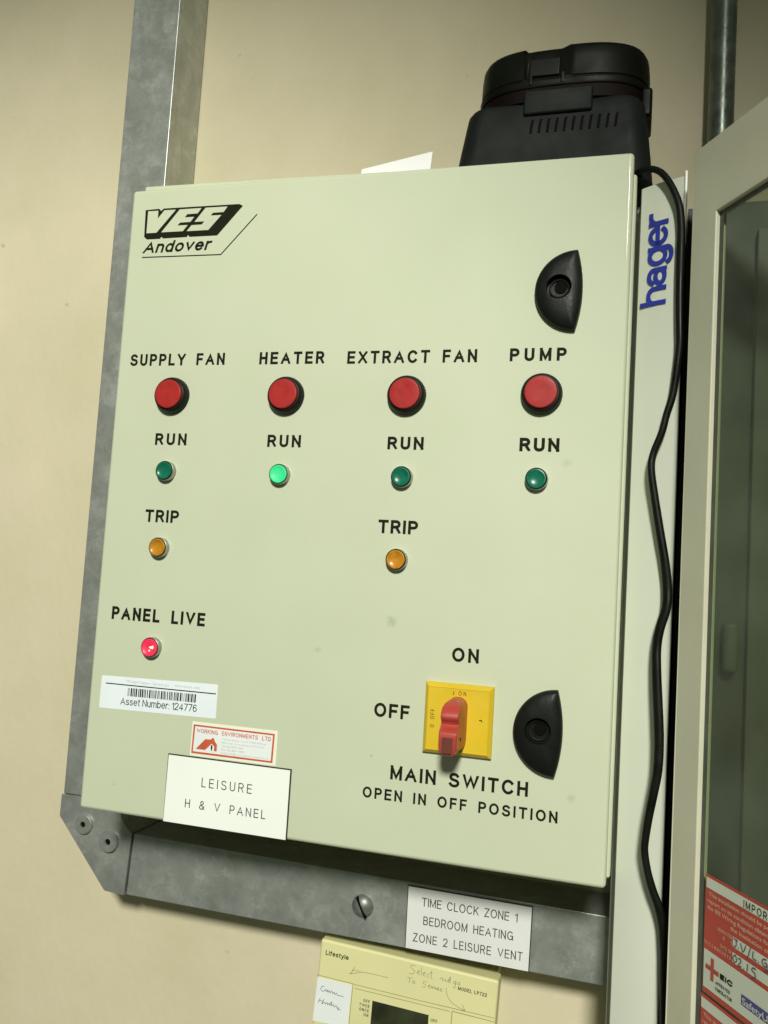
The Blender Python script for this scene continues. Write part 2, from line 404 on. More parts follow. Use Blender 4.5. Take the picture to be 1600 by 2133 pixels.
GL = {
 'A': (.74, [[(0, 0), (.37, 1), (.74, 0)], [(.135, .33), (.605, .33)]]),
 'B': (.60, [[(0, 0), (0, 1)], _bowl(0, .53, 1, .55), _bowl(0, 0, .53, .60)]),
 'C': (.72, [_arc(.38, .5, .38, .5, 42, 318, 24)]),
 'D': (.66, [[(0, 0), (0, 1)], [(0, 1), (.28, 1)] + _arc(.28, .5, .38, .5, 90, -90, 16)[1:-1] + [(.28, 0), (0, 0)]]),
 'E': (.54, [[(.54, 1), (0, 1), (0, 0), (.54, 0)], [(0, .52), (.49, .52)]]),
 'F': (.50, [[(.50, 1), (0, 1), (0, 0)], [(0, .50), (.44, .50)]]),
 'G': (.74, [_arc(.38, .5, .38, .5, 44, 340, 26) + [(.74, .47), (.42, .47)], [(.74, .40), (.74, 0)]]),
 'H': (.60, [[(0, 0), (0, 1)], [(.60, 0), (.60, 1)], [(0, .52), (.60, .52)]]),
 'I': (.0, [[(0, 0), (0, 1)]]),
 'K': (.60, [[(0, 0), (0, 1)], [(.58, 1), (0, .36)], [(.20, .58), (.62, 0)]]),
 'L': (.48, [[(0, 1), (0, 0), (.48, 0)]]),
 'M': (.74, [[(0, 0), (0, 1)], [(.0, 1), (.37, 0), (.74, 1)], [(.74, 1), (.74, 0)]]),
 'N': (.61, [[(0, 0), (0, 1)], [(0, 1), (.61, 0)], [(.61, 0), (.61, 1)]]),
 'O': (.78, [_oval(.78, 0, 1)]),
 'P': (.56, [[(0, 0), (0, 1)], _bowl(0, .46, 1, .58)]),
 'R': (.60, [[(0, 0), (0, 1)], _bowl(0, .48, 1, .58), [(.34, .48), (.60, 0)]]),
 'S': (.62, [_S]),
 'T': (.62, [[(0, 1), (.62, 1)], [(.31, 1), (.31, 0)]]),
 'U': (.60, [[(0, 1), (0, .30)] + _arc(.30, .30, .30, .30, 180, 360, 14)[1:-1] + [(.60, .30), (.60, 1)]]),
 'V': (.72, [[(0, 1), (.36, 0), (.72, 1)]]),
 'W': (1.04, [[(0, 1), (.26, 0), (.52, 1), (.78, 0), (1.04, 1)]]),
 'X': (.66, [[(0, 0), (.64, 1)], [(.02, 1), (.66, 0)]]),
 'Y': (.68, [[(0, 1), (.34, .44), (.68, 1)], [(.34, .44), (.34, 0)]]),
 'Z': (.60, [[(.02, 1), (.58, 1), (0, 0), (.60, 0)]]),
 '&': (.66, [[(.66, 0), (.16, .66)] + _arc(.31, .79, .185, .21, 205, -35, 12) + [(.12, .44)] + _arc(.25, .24, .25, .24, 130, 270, 8) + [(.42, .05), (.62, .40)]]),
 '1': (.22, [[(0, .80), (.22, 1), (.22, 0)]]),
 '2': (.54, [_arc(.27, .72, .27, .28, 170, -30, 12) + [(0, 0), (.55, 0)]]),
 '4': (.56, [[(.42, 0), (.42, 1), (0, .27), (.58, .27)]]),
 '6': (.54, [_oval(.54, 0, .60), [(.0, .30), (.02, .52)] + _arc(.28, .62, .26, .38, 165, 40, 8)]),
 '7': (.54, [[(0, 1), (.54, 1), (.18, 0)]]),
 ':': (.0, [[(0, .02), (0, .03)], [(0, .58), (0, .59)]]),
 'a': (.50, [[(.46, 0), (.46, .50)] + _arc(.24, .50, .22, .22, 0, 165, 8)[1:], _oval(.46, 0, .42, 40, 400, 18)]),
 'b': (.50, [[(0, 0), (0, 1)], _oval(.50, 0, .72)]),
 'd': (.50, [[(.50, 0), (.50, 1)], _oval(.50, 0, .72)]),
 'e': (.52, [[(.02, .38), (.52, .38)] + _arc(.26, .36, .26, .36, 4, 318, 20)[1:]]),
 'f': (.28, [[(.12, 0), (.12, .82)] + _arc(.28, .82, .16, .18, 180, 90, 6)[1:], [(0, .72), (.28, .72)]]),
 'g': (.50, [_oval(.50, 0, .72), [(.50, .72), (.50, -.06)] + _arc(.25, -.06, .25, .22, 0, -160, 10)[1:]]),
 'h': (.48, [[(0, 0), (0, 1)], [(0, .48)] + _arc(.24, .48, .24, .24, 180, 0, 12)[1:] + [(.48, 0)]]),
 'i': (.0, [[(0, 0), (0, .72)], [(0, .98), (0, 1)]]),
 'l': (.0, [[(0, 0), (0, 1)]]),
 'm': (.80, [[(0, 0), (0, .72)], [(0, .5)] + _arc(.20, .51, .20, .21, 180, 0, 10)[1:] + [(.40, 0)], [(.40, .5)] + _arc(.60, .51, .20, .21, 180, 0, 10)[1:] + [(.80, 0)]]),
 'n': (.46, [[(0, 0), (0, .72)], [(0, .48)] + _arc(.23, .48, .23, .24, 180, 0, 12)[1:] + [(.46, 0)]]),
 'o': (.54, [_oval(.54, 0, .72)]),
 'r': (.28, [[(0, 0), (0, .72)], [(0, .44)] + _arc(.26, .44, .26, .28, 180, 82, 8)[1:]]),
 's': (.44, [[(x * .70, y * .72) for x, y in _S]]),
 't': (.26, [[(.12, .95), (.12, .16)] + _arc(.26, .16, .14, .16, 180, 270, 5)[1:], [(0, .72), (.26, .72)]]),
 'u': (.46, [[(0, .72), (0, .24)] + _arc(.23, .24, .23, .24, 180, 360, 12)[1:] + [(.46, .72)], [(.46, .2), (.46, 0)]]),
 'v': (.50, [[(0, .72), (.25, 0), (.50, .72)]]),
 'y': (.50, [[(0, .72), (.25, .02)], [(.50, .72), (.22, -.14), (.14, -.26), (.0, -.27)]]),
}
def sign(bm, s, O, U, V, N, d, u0, u1, v0, cap, t=0.15, k=1.0, space=0.34, shear=0.0, skew=0.0, gapmax=None):
    """stroke lettering: t = stroke as a share of the capital height, glyphs k times their natural width, letter gaps solved so the line fills u0..u1"""
    tot = sum((GL[c][0] * k + t) if c != ' ' else space for c in s) * cap
    n = len(s) - 1
    gap = ((u1 - u0) - tot - shear * cap * 0.7) / max(n, 1)
    u = u0; lift = 0
    for c in s:
        if c == ' ': u += space * cap + gap; continue
        w, strokes = GL[c]
        for st in strokes:
            P = [Vector((x * k * cap + t * cap / 2, y * cap * (1 - t) + t * cap / 2)) for x, y in st]
            closed = (P[0] - P[-1]).length < 1e-6
            if not closed:
                a = (P[0] - P[1]).normalized() * t * cap / 2; e = (P[-1] - P[-2]).normalized() * t * cap / 2
                P[0] = P[0] + a; P[-1] = P[-1] + e
            m = len(P); L = []
            for i in range(m):
                if closed: p, q = P[i - 1] if i else P[-2], P[i + 1] if i < m - 1 else P[1]
                else: p, q = P[max(i - 1, 0)], P[min(i + 1, m - 1)]
                d1 = (P[i] - p); d2 = (q - P[i])
                if d1.length < 1e-9: d1 = d2
                if d2.length < 1e-9: d2 = d1
                d1 = d1.normalized(); d2 = d2.normalized()
                n1 = Vector((-d1.y, d1.x)); n2 = Vector((-d2.y, d2.x))
                mt = (n1 + n2)
                mt = mt.normalized() if mt.length > 1e-6 else n1
                L.append(mt * (t * cap / 2) / max(0.32, mt.dot(n1)))
            lo = -1e9 if (c in 'gy') else 0.0
            lift += 1
            vs = []
            for p, o in zip(P, L):
                row = []
                for qq in (p + o, p - o):
                    y = min(max(qq.y, lo), cap)
                    uu = u + qq.x + shear * y
                    row.append(bm.verts.new(O + U * uu + V * (v0 + y + skew * (uu - u0)) + N * (d + (lift % 5) * 0.000012)))
                vs.append(row)
            for a, e in zip(vs, vs[1:]):
                try: bm.faces.new((a[0], a[1], e[1], e[0]))
                except ValueError: pass
        u += (w * k + t) * cap + gap

def ribbon(bm, pts, w, O, U, V, N, d):
    """a drawn stroke of width w along pts, mitred"""
    P = [Vector((p[0], p[1])) for p in pts]
    L = []
    for i, p in enumerate(P):
        t = (P[min(i + 1, len(P) - 1)] - P[max(i - 1, 0)])
        if t.length < 1e-9: t = Vector((1, 0))
        t.normalize(); n = Vector((-t.y, t.x)) * w / 2
        L.append((p + n, p - n))
    vs = [[bm.verts.new(O + U * q.x + V * q.y + N * d) for q in pr] for pr in L]
    for a, b in zip(vs, vs[1:]): bm.faces.new((a[0], a[1], b[1], b[0]))

def frame(bm, outer, inner, O, U, V, N, d):
    a = [bm.verts.new(O + U * p[0] + V * p[1] + N * d) for p in outer]
    b = [bm.verts.new(O + U * p[0] + V * p[1] + N * d) for p in inner]
    n = len(a)
    for i in range(n):
        j = (i + 1) % n
        bm.faces.new((a[i], a[j], b[j], b[i]))

def mm(pts): return [(p[0] / 1000, p[1] / 1000) for p in pts]
def rect(u0, u1, v0, v1): return [(u0, v0), (u1, v0), (u1, v1), (u0, v1)]
def nb(): return bmesh.new()

FRONT = -Y                                 # out of the panel, towards the room
PO = Vector((0, 0, 0))                     # panel door face is the plane y = 0, lower left corner at the origin

def smoothpath(pts, k=6):
    out = []
    n = len(pts)
    for i in range(n - 1):
        p0, p1, p2, p3 = pts[max(i - 1, 0)], pts[i], pts[i + 1], pts[min(i + 2, n - 1)]
        for j in range(k):
            t = j / k
            out.append(tuple(0.5 * ((2 * b) + (-a + c) * t + (2 * a - 5 * b + 4 * c - d) * t * t + (-a + 3 * b - 3 * c + d) * t ** 3) for a, b, c, d in zip(p0, p1, p2, p3)))
    out.append(tuple(pts[-1]))
    return out

# ------------------------------------------------------------------ the wall
b = nb()
box(b, -3, 3, 0.152, 0.30, -2.0, 2.6)
w = obj('wall', b, 'wall'); w['kind'] = 'structure'

# ------------------------------------------------------------------ galvanised trunking
tr = thing('cable_trunking', 'galvanised steel cable trunking bent round the lower left of the control panel', 'trunking', (-0.06, 0.152, -0.07))
b = nb(); box(b, -0.0841, -0.0331, 0.1000, 0.151, -0.030, 1.2, 0.0008, 2)
obj('vertical_trunk', b, 'galv', tr, True)
b = nb(); box(b, -0.0846, -0.0325, 0.098, 0.1072, -0.0205, 1.2, 0.0012, 5)
obj('trunk_lid', b, 'galv', tr, True)
b = nb(); prism(b, mm([(-8.2, -46.2), (404.4, -50.9), (404.4, -102.1), (-11.0, -99.8)]), Vector((0, 0.151, 0)), X, Z, -Y, 0, 0.053, 0.0011)
obj('horizontal_trunk', b, 'galv', tr, True)
arc = [(-22.6 + 14.3 * (1 - math.cos(t)) , -33.4 - 11.1 * math.sin(t)) for t in [math.pi / 2 * i / 8 for i in range(9)]]
b = nb(); prism(b, mm([(-85.6, -21.0), (-85.8, -40.5), (-32.8, -99.3), (-12.3, -100.2), (-9.4, -46.2)] + [(-12.0, -43.5), (-17.5, -39.8), (-21.5, -35.5), (-23.0, -30.0), (-23.4, -21.0)]), Vector((0, 0.151, 0)), X, Z, -Y, 0, 0.0545, 0.0006, 1)
plate = obj('corner_plate', b, 'galv', tr, True)
for (x, z, r, h) in ((-58.4, -44.2, 9.0, 3.0), (-30.9, -55.6, 9.6, 3.6)):
    b = nb(); o = Vector((x / 1000, 0.0965, z / 1000)); r /= 1000; h /= 1000
    lathe(b, o, FRONT, [(r, 0), (r * 0.98, h * 0.75), (r * 0.9, h), (r * 0.30, h), (r * 0.27, h * 0.55), (0, h * 0.4)], 40)
    rv = obj('rivet', b, 'zinc', plate, True)
    b = nb(); lathe(b, o + FRONT * (h * 0.62), FRONT, [(r * 0.265, 0), (r * 0.2, 0.0003), (0, 0.0002)], 24)
    pin = obj('rivet_hole', b, 'hole', plate, True)
# dome head screw with a slot
b = nb(); o = Vector((0.2088, 0.098, -0.0737))
lathe(b, o, FRONT, [(0.0092, 0), (0.0090, 0.0016), (0.0078, 0.0036), (0.0052, 0.0052), (0.0022, 0.0059), (0, 0.006)], 40)
screw = obj('screw', b, 'steel', tr, True)
b = nb(); a = math.radians(-62)
su = Vector((math.cos(a), 0, math.sin(a))); sv = Vector((-su.z, 0, su.x))
prism(b, rect(-0.0086, 0.0086, -0.0008, 0.0008), o, su, sv, FRONT, 0.0010, 0.0062)
obj('screw_slot', b, 'hole', screw)
# engraved plate on the trunking
LO = Vector((0, 0.0980, 0))
b = nb(); prism(b, mm([(245.9, -51.2), (346.4, -52.0), (345.6, -101.4), (246.2, -100.7)]), LO, X, Z, FRONT, 0.0002, 0.0013)
tp = obj('identification_plate', b, 'core', tr, label='white engraved plate reading TIME CLOCK ZONE 1')
b = nb(); flat(b, mm([(246.6, -52.0), (345.6, -52.8), (344.9, -100.8), (246.9, -100.0)]), LO, X, Z, FRONT, 0.0015)
obj('plate_face', b, 'whitedull', tp)
b = nb()
sign(b, 'TIME CLOCK ZONE 1', LO, X, Z, FRONT, 0.0017, .2583, .3350, -.0657, .0067, 0.115, 0.82, 0.42)
sign(b, 'BEDROOM HEATING', LO, X, Z, FRONT, 0.0017, .2603, .3322, -.0799, .0067, 0.115, 0.78, 0.42)
sign(b, 'ZONE 2 LEISURE VENT', LO, X, Z, FRONT, 0.0017, .2526, .3402, -.0939, .0066, 0.115, 0.8, 0.42)
obj('lettering', b, 'engrave', tp)
b = nb(); lathe(b, Vector((0.3905, 0.120, -0.104)), -Z, [(0.0042, -0.003), (0.0042, 0.004), (0.003, 0.0055)], 24, True)
obj('bolt', b, 'hole', tr, True)

# ------------------------------------------------------------------ control panel
cp = thing('control_panel', 'pale grey-green steel control panel with red buttons and a yellow main switch', 'control panel', (0.2, 0.151, 0.0))
b = nb(); box(b, 0.004, 0.4037, 0.0195, 0.1515, 0.0010, 0.4965, 0.0022, 3)
obj('enclosure_body', b, 'body', cp, True)
b = nb(); prism(b, mm([(-1.6, 499), (-1.6, 515.2), (-0.6, 515.8), (30, 515.4), (215, 512.6), (215, 499)]), PO, X, Z, Y, 0.0205, 0.0285)
obj('top_flange', b, 'body', cp)
b = nb(); box(b, 0.0, 0.4014, 0.0, 0.0178, 0.0, 0.5030, 0.0030, 4)
door = obj('door', b, 'door', cp, True)

T1 = 0.00015
def caption(s, u0, u1, v0, cap, t=0.155, k=1.0, space=0.34):
    b = nb(); sign(b, s, PO, X, Z, FRONT, T1, u0 / 1000, u1 / 1000, v0 / 1000, cap / 1000, t * 1.42, k * 0.92, space)
    return obj('lettering', b, 'ink', door, label='black capitals reading ' + s)
caption('SUPPLY FAN', 11.8, 96.5, 353.9, 9.7, 0.14, 0.88, 0.55)
caption('HEATER', 126.3, 180.0, 353.9, 9.7, 0.145, 0.9)
caption('EXTRACT FAN', 198.5, 297.4, 353.5, 9.7, 0.14, 0.9, 0.5)
caption('PUMP', 321.0, 360.7, 353.9, 9.4, 0.155, 0.95)
caption('RUN', 40.7, 68.6, 289.3, 9.5, 0.15)
caption('RUN', 138.1, 165.6, 289.2, 9.5, 0.15)
caption('RUN', 234.2, 261.5, 288.9, 9.5, 0.155)
caption('RUN', 331.0, 358.7, 289.1, 9.7, 0.165)
caption('TRIP', 37.4, 67.2, 227.5, 9.9, 0.145)
caption('TRIP', 231.0, 260.8, 227.0, 9.9, 0.15)
caption('PANEL LIVE', 14.8, 97.0, 149.0, 10.2, 0.15, 0.86, 0.6)
caption('ON', 291.0, 310.0, 139.0, 9.9, 0.142, 0.98)
caption('OFF', 236.5, 262.6, 95.3, 10.0, 0.142, 0.98)
caption('MAIN SWITCH', 251.3, 348.2, 52.8, 9.9, 0.138, 0.98, 0.50)
caption('OPEN IN OFF POSITION', 231.7, 368.6, 38.0, 7.7, 0.135, 0.95, 0.5)

# maker's emblem
b = nb(); flat(b, mm([(13.79, 485.14), (26.41, 485.56), (28.28, 483.6), (30.65, 485.5), (98.69, 484.86), (101.98, 483.15), (81.2, 459.9), (56.45, 460.1), (55.0, 461.75), (53.95, 460.1), (32.33, 460.07), (30.53, 461.59), (29.57, 459.92), (17.29, 460.0), (14.5, 462.27)]), PO, X, Z, FRONT, T1)
ribbon(b, mm([(14.2, 444.9), (50, 444.4), (85.55, 443.9)]), 0.0009, PO, X, Z, FRONT, T1)
ribbon(b, mm([(85.6, 443.7), (100, 459.3), (114.9, 475.4)]), 0.0009, PO, X, Z, FRONT, T1)
sign(b, 'Andover', PO, X, Z, FRONT, T1, .0143, .0772, .4482, .0099, 0.19, 1.12, 0.3, 0.26)
em = obj('emblem', b, 'ink', door, label='black VES Andover emblem')
b = nb()
flat(b, mm([(16.38, 483.95), (25.91, 483.85), (25.97, 477.11), (31.46, 483.91), (42.09, 483.73), (25.75, 465.21), (16.47, 465.22)]), PO, X, Z, FRONT, 2 * T1)
flat(b, mm([(45.61, 483.71), (65.43, 483.64), (62.13, 479.3), (52.8, 479.25), (50.84, 476.7), (59.34, 476.6), (56.22, 472.54), (46.84, 472.5), (44.63, 470.2), (54.05, 470.1), (50.02, 465.15), (30.19, 465.26)]), PO, X, Z, FRONT, 2 * T1)
flat(b, mm([(68.99, 483.61), (88.58, 483.4), (85.44, 479.0), (76.05, 478.95), (74.1, 476.77), (83.72, 476.67), (72.99, 464.85), (53.52, 464.95), (57.55, 469.75), (66.65, 469.71), (68.9, 472.28), (59.93, 472.32)]), PO, X, Z, FRONT, 2 * T1)
obj('emblem_letters', b, 'body', door)

# push buttons
for i, (x, z) in enumerate(((53.6, 329.0), (151.4, 328.9), (246.9, 329.0), (344.9, 329.8))):
    o = Vector((x / 1000, 0, z / 1000))
    b = nb(); lathe(b, o, FRONT, [(.0145, 0), (.0146, .0022), (.0141, .0046), (.0132, .0064), (.0124, .0069), (.0116, .0069), (.0115, .0052)], 56)
    pb = obj('push_button', b, 'bezel', cp, True)
    b = nb(); lathe(b, o, FRONT, [(.0114, .0052), (.0114, .0082), (.0111, .0089), (.0104, .0092), (.0060, .0091), (0, .0090)], 56)
    obj('button_cap', b, 'redcap', pb, True)
# pilot lamps
for (x, z, m, lab) in ((53.9, 268.2, 'green', 'unlit dark green lamp'), (151.2, 267.9, 'greenlit', 'lit bright green lamp'), (247.3, 268.3, 'green', 'unlit dark green lamp'),
                  (344.3, 269.4, 'green', 'unlit dark green lamp'), (53.5, 207.6, 'amber', 'unlit amber lamp'), (247.1, 208.2, 'amber', 'unlit amber lamp'), (53.9, 129.8, 'redlit', 'lit red lamp')):
    o = Vector((x / 1000, 0, z / 1000))
    b = nb(); lathe(b, o, FRONT, [(.0079, 0), (.0079, .0042), (.0078, .0048), (.0075, .0050), (.0073, .0042)], 48)
    pl = obj('pilot_lamp', b, 'lampring', cp, True, lab)
    b = nb(); lathe(b, o, FRONT, [(.0068, .0040), (.0068, .0057), (.0066, .0061), (.0059, .0062), (.0052, .0057), (.0034, .0051), (0, .0048)], 48)
    le = obj('lens', b, m, pl, True)
    b = nb(); lathe(b, o, FRONT, [(.0067, .0050), (.0074, .0050)], 48, False, False)
    obj('lens_seal', b, 'hole', pl)
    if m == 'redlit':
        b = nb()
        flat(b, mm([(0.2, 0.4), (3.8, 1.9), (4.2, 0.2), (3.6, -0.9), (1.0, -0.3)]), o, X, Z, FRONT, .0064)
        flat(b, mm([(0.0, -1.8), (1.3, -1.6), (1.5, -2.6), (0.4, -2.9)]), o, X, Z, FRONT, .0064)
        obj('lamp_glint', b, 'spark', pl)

# D-shaped latches with a round key recess
def latch(dx, dz):
    cx, cz = 0.3658, 0.4035
    outer = []
    for i in range(37):
        t = math.radians(90 + 180 * i / 36)
        outer.append((cx + 0.0290 * math.cos(t), cz + 0.0290 * math.sin(t)))
    for i in range(1, 14):
        t = i / 14; z = cz - 0.029 + 0.058 * t
        outer.append((cx + 0.0042 * (1 - (2 * t - 1) ** 2), z))
    hx, hz, hr = 0.3540, 0.4048, 0.0088
    b = nb()
    def ring(s, d):
        c = Vector((0.3545, 0.4038))
        return [b.verts.new((c.x + (p[0] - c.x) * s + dx, -d, c.y + (p[1] - c.y) * s + dz)) for p in outer]
    rings = [ring(1.0, 0), ring(1.0, 0.0030), ring(0.975, 0.0048), ring(0.90, 0.0062), ring(0.75, 0.0073), ring(0.56, 0.0080)]
    for p, q in zip(rings, rings[1:]):
        for i in range(len(p)):
            j = (i + 1) % len(p); b.faces.new((p[i], p[j], q[j], q[i]))
    n = len(outer)
    def cring(r, d):
        out = []
        for p in outer:
            v = Vector((p[0] - hx, p[1] - hz)).normalized() * r
            out.append(b.verts.new((hx + v.x + dx, -d, hz + v.y + dz)))
        return out
    cr = [rings[-1], cring(hr, 0.0081), cring(hr * 0.97, 0.0072), cring(hr * 0.95, 0.0022)]
    for p, q in zip(cr, cr[1:]):
        for i in range(n):
            j = (i + 1) % n; b.faces.new((p[i], p[j], q[j], q[i]))
    b.faces.new(cr[-1])
    la = obj('door_latch', b, 'latch', cp, True)
    o = Vector((hx + dx, -0.0022, hz + dz))
    b = nb(); lathe(b, o, FRONT, [(.0074, 0), (.0072, .0014), (.0066, .0018), (.0058, .0016)], 40, False, False)
    b2 = nb(); lathe(b2, o + Vector((0.0010, 0, 0.0011)), FRONT, [(.0044, 0.0001), (.0044, 0.0010), (0, 0.0010)], 30); obj('key_hole', b2, 'hole', la, True)
    obj('key_insert', b, 'keyway', la, True)
latch(0, 0)
latch(-0.0004, -0.3065)

# yellow isolator
b = nb()
t = [(274.2, 124.0), (322.4, 124.0), (322.4, 75.3), (274.2, 75.3)]
def sq(i): return mm([(t[0][0] + i, t[0][1] - i), (t[1][0] - i, t[1][1] - i), (t[2][0] - i, t[2][1] + i), (t[3][0] + i, t[3][1] + i)])
lo = [[b.verts.new((p[0], -d, p[1])) for p in sq(i)] for i, d in ((0.2, 0.0), (0.0, 0.0006), (0.0, 0.0030), (0.5, 0.0038), (2.5, 0.0062), (2.9, 0.0064), (3.0, 0.0060))]
for p, q in zip(lo, lo[1:]):
    for i in range(4): b.faces.new((p[i], p[(i + 1) % 4], q[(i + 1) % 4], q[i]))
b.faces.new(lo[-1])
rs = obj('rotary_switch', b, 'yellow', cp)
ID = 0.0062
b = nb()
text(b, 'I', PO, X, Z, FRONT, ID, .29455, .2950, .1166, .0026, 0.0)
sign(b, 'ON', PO, X, Z, FRONT, ID, .2983, .3035, .1167, .0029, 0.10, 0.8)
sign(b, 'O', PO, Z, -X, FRONT, ID, .0931, .0955, -.2822, .0029, 0.10, 0.7)
sign(b, 'OFF', PO, Z, -X, FRONT, ID, .0988, .1058, -.2820, .0029, 0.10, 0.8)
ribbon(b, mm([(313.6, 100.9), (314.2, 101.3), (315.2, 101.0), (315.4, 100.2)]), 0.0007, PO, X, Z, FRONT, ID)
obj('lettering', b, 'ink', rs)
# handle: stadium plan, profiled height with a finger groove
zs = [(80.0, 0.0300), (80.6, 0.0345), (82.0, 0.0362), (84.0, 0.0368), (88.0, 0.0372), (92.0, 0.0374), (95.6, 0.0372), (97.2, 0.0362), (98.6, 0.0335), (99.6, 0.0318), (101.0, 0.0310),
      (102.6, 0.0314), (103.8, 0.0328), (105.0, 0.0340), (106.6, 0.0344), (109.0, 0.0335), (112.0, 0.0312), (114.6, 0.0280), (116.3, 0.0235), (117.0, 0.0190)]
hc, hw, zb, zt = 298.3, 6.3, 79.6, 115.8
def half(z):
    r = 6.3
    if z < zb + r: k = 1 - ((zb + r - z) / r) ** 2
    elif z > zt - r: k = 1 - ((z - zt + r) / r) ** 2
    else: k = 1
    return hw * math.sqrt(max(k, 0.06))
b = nb(); secs = []
for z, h in zs:
    z = 79.75 + (z - 80.0) * (115.65 - 79.75) / 37.0
    wv = half(z); e = min(0.9, wv * 0.3)
    pr = [(-wv - 0.5, 0.0058), (-wv, h - 0.0016), (-wv + e * 0.35, h - 0.0005), (-wv + e, h), (wv - e, h), (wv - e * 0.35, h - 0.0005), (wv, h - 0.0016), (wv + 0.5, 0.0058)]
    secs.append([b.verts.new(((hc + x) / 1000, -y, z / 1000)) for x, y in pr])
for p, q in zip(secs, secs[1:]):
    for i in range(len(p) - 1): b.faces.new((p[i], p[i + 1], q[i + 1], q[i]))
b.faces.new(secs[0]); b.faces.new(secs[-1][::-1])
hd = obj('switch_handle', b, 'redhandle', rs, True)
b = nb(); prism(b, mm([(295.6, 82.4), (301.0, 82.4), (301.9, 84.6), (301.9, 92.6), (294.7, 92.6), (294.7, 84.6)]), PO, X, Z, FRONT, 0.0340, 0.0376)
obj('handle_insert', b, 'brown', rs)
b = nb(); lathe(b, Vector((0.3046, -0.0262, 0.0905)), Vector((1, 0, 0)), [(0.0012, -0.001), (0.0012, 0.0004), (0, 0.0003)], 20)
obj('padlock_hole', b, 'hole', rs)

# asset label with barcode
b = nb(); prism(b, mm([(10.7, 103.9), (11.4, 104.3), (111.6, 106.2), (112.1, 105.8), (112.3, 81.2), (111.8, 80.7), (11.0, 79.1), (10.5, 79.6)]), PO, X, Z, FRONT, 0.0, 0.00018)
al = obj('asset_label', b, 'paper', cp, label='white barcode label reading Asset Number 124776')
SD = 0.00030
b = nb(); ribbon(b, mm([(14.8, 98.6), (60, 98.85), (111.0, 99.2)]), 0.0008, PO, X, Z, FRONT, SD)
sign(b, 'Asset Number: 124776', PO, X, Z, FRONT, SD, .0294, .0959, .0833, .0055, 0.11, 0.92, 0.2, 0.0, 0.012)
obj('lettering', b, 'ink', al)
b = nb()
text(b, 'Managed Support Services plc', PO, X, Z, FRONT, SD, .0336, .0707, .1008, .0024, -0.012)
text(b, 'www.mssplc.com', PO, X, Z, FRONT, SD, .0757, .0968, .1013, .0024, -0.012)
obj('small_lettering', b, 'paleink', al)
b = nb(); u = 35.2; rnd = random.Random(124776)
while u < 94.6:
    wbar = rnd.choice((0.4, 0.4, 0.75, 1.2)); gap = rnd.choice((0.45, 0.6, 0.6, 1.1))
    zb_ = 90.4 + (u - 35) * 0.0105
    flat(b, mm([(u, zb_), (u + wbar, zb_), (u + wbar, zb_ + 6.3), (u, zb_ + 6.3)]), PO, X, Z, FRONT, SD)
    u += wbar + gap
obj('barcode', b, 'ink', al)

# contractor sticker
b = nb(); prism(b, mm([(93.2, 76.9), (163.4, 77.0), (163.6, 51.6), (93.0, 51.3)]), PO, X, Z, FRONT, 0.0, 0.00018)
cs = obj('contractor_sticker', b, 'cream', cp, label='small sticker with an orange border reading WORKING ENVIRONMENTS LTD')
b = nb(); flat(b, mm([(95.8, 73.5), (159.9, 73.4), (159.5, 54.8), (95.4, 54.8)]), PO, X, Z, FRONT, SD)
obj('sticker_panel', b, 'inner', cs)
b = nb(); frame(b, mm([(94.4, 74.8), (161.3, 74.7), (160.9, 53.5), (94.1, 53.3)]), mm([(95.8, 73.5), (159.9, 73.4), (159.5, 54.8), (95.4, 54.8)]), PO, X, Z, FRONT, SD + 0.00002)
flat(b, mm([(97.6, 56.7), (105.0, 64.75), (109.9, 65.0), (110.9, 66.4), (112.4, 66.1), (112.9, 64.3), (115.1, 61.75), (115.2, 56.8), (112.9, 56.75), (112.9, 60.2), (110.7, 62.0), (105.5, 56.8)]), PO, X, Z, FRONT, SD + 0.0001)
sign(b, 'WORKING ENVIRONMENTS LTD', PO, X, Z, FRONT, SD + 0.0001, .0973, .1585, .0690, .0031, 0.15, 0.84, 0.8)
obj('border_print', b, 'orange', cs)
b = nb(); flat(b, mm([(110.3, 61.0), (111.3, 61.05), (111.5, 59.0), (111.1, 56.8), (110.6, 56.8), (110.1, 59.0)]), PO, X, Z, FRONT, SD + 0.00012)
obj('figure_print', b, 'ink', cs)
b = nb()
for s, u0, u1, v in (('Wessex House, Unit 4, Trade Avenue', 118.9, 154.5, 65.8), ('Millbrook, Southampton SO15 0LD', 118.9, 153.3, 63.2), ('Tel: 023 8070 0498', 119.0, 136.7, 60.6), ('Fax: 023 8077 0870', 119.0, 137.8, 58.0), ('Email: info@workingenvironments.co.uk', 119.0, 157.5, 55.6)):
    text(b, s, PO, X, Z, FRONT, SD + 0.0001, u0 / 1000, u1 / 1000, v / 1000, .0014, -0.008)
obj('small_lettering', b, 'paleink', cs)

# engraved name plate
b = nb(); prism(b, mm([(75.4, 51.0), (176.7, 51.0), (176.6, 0.2), (75.4, 0.2)]), PO, X, Z, FRONT, 0.0002, 0.0014)
np_ = obj('name_plate', b, 'core', cp, label='white engraved plate reading LEISURE H & V PANEL')
b = nb(); flat(b, mm([(76.0, 50.2), (175.9, 50.2), (175.9, 0.6), (75.7, 0.6)]), PO, X, Z, FRONT, 0.00155)
obj('plate_face', b, 'white', np_)
b = nb()
sign(b, 'LEISURE', PO, X, Z, FRONT, 0.0018, .1055, .1468, .0297, .0068, 0.10, 0.9)
sign(b, 'H & V PANEL', PO, X, Z, FRONT, 0.0018, .0930, .1590, .0131, .0064, 0.105, 0.9, 0.55)
obj('lettering', b, 'engrave', np_)

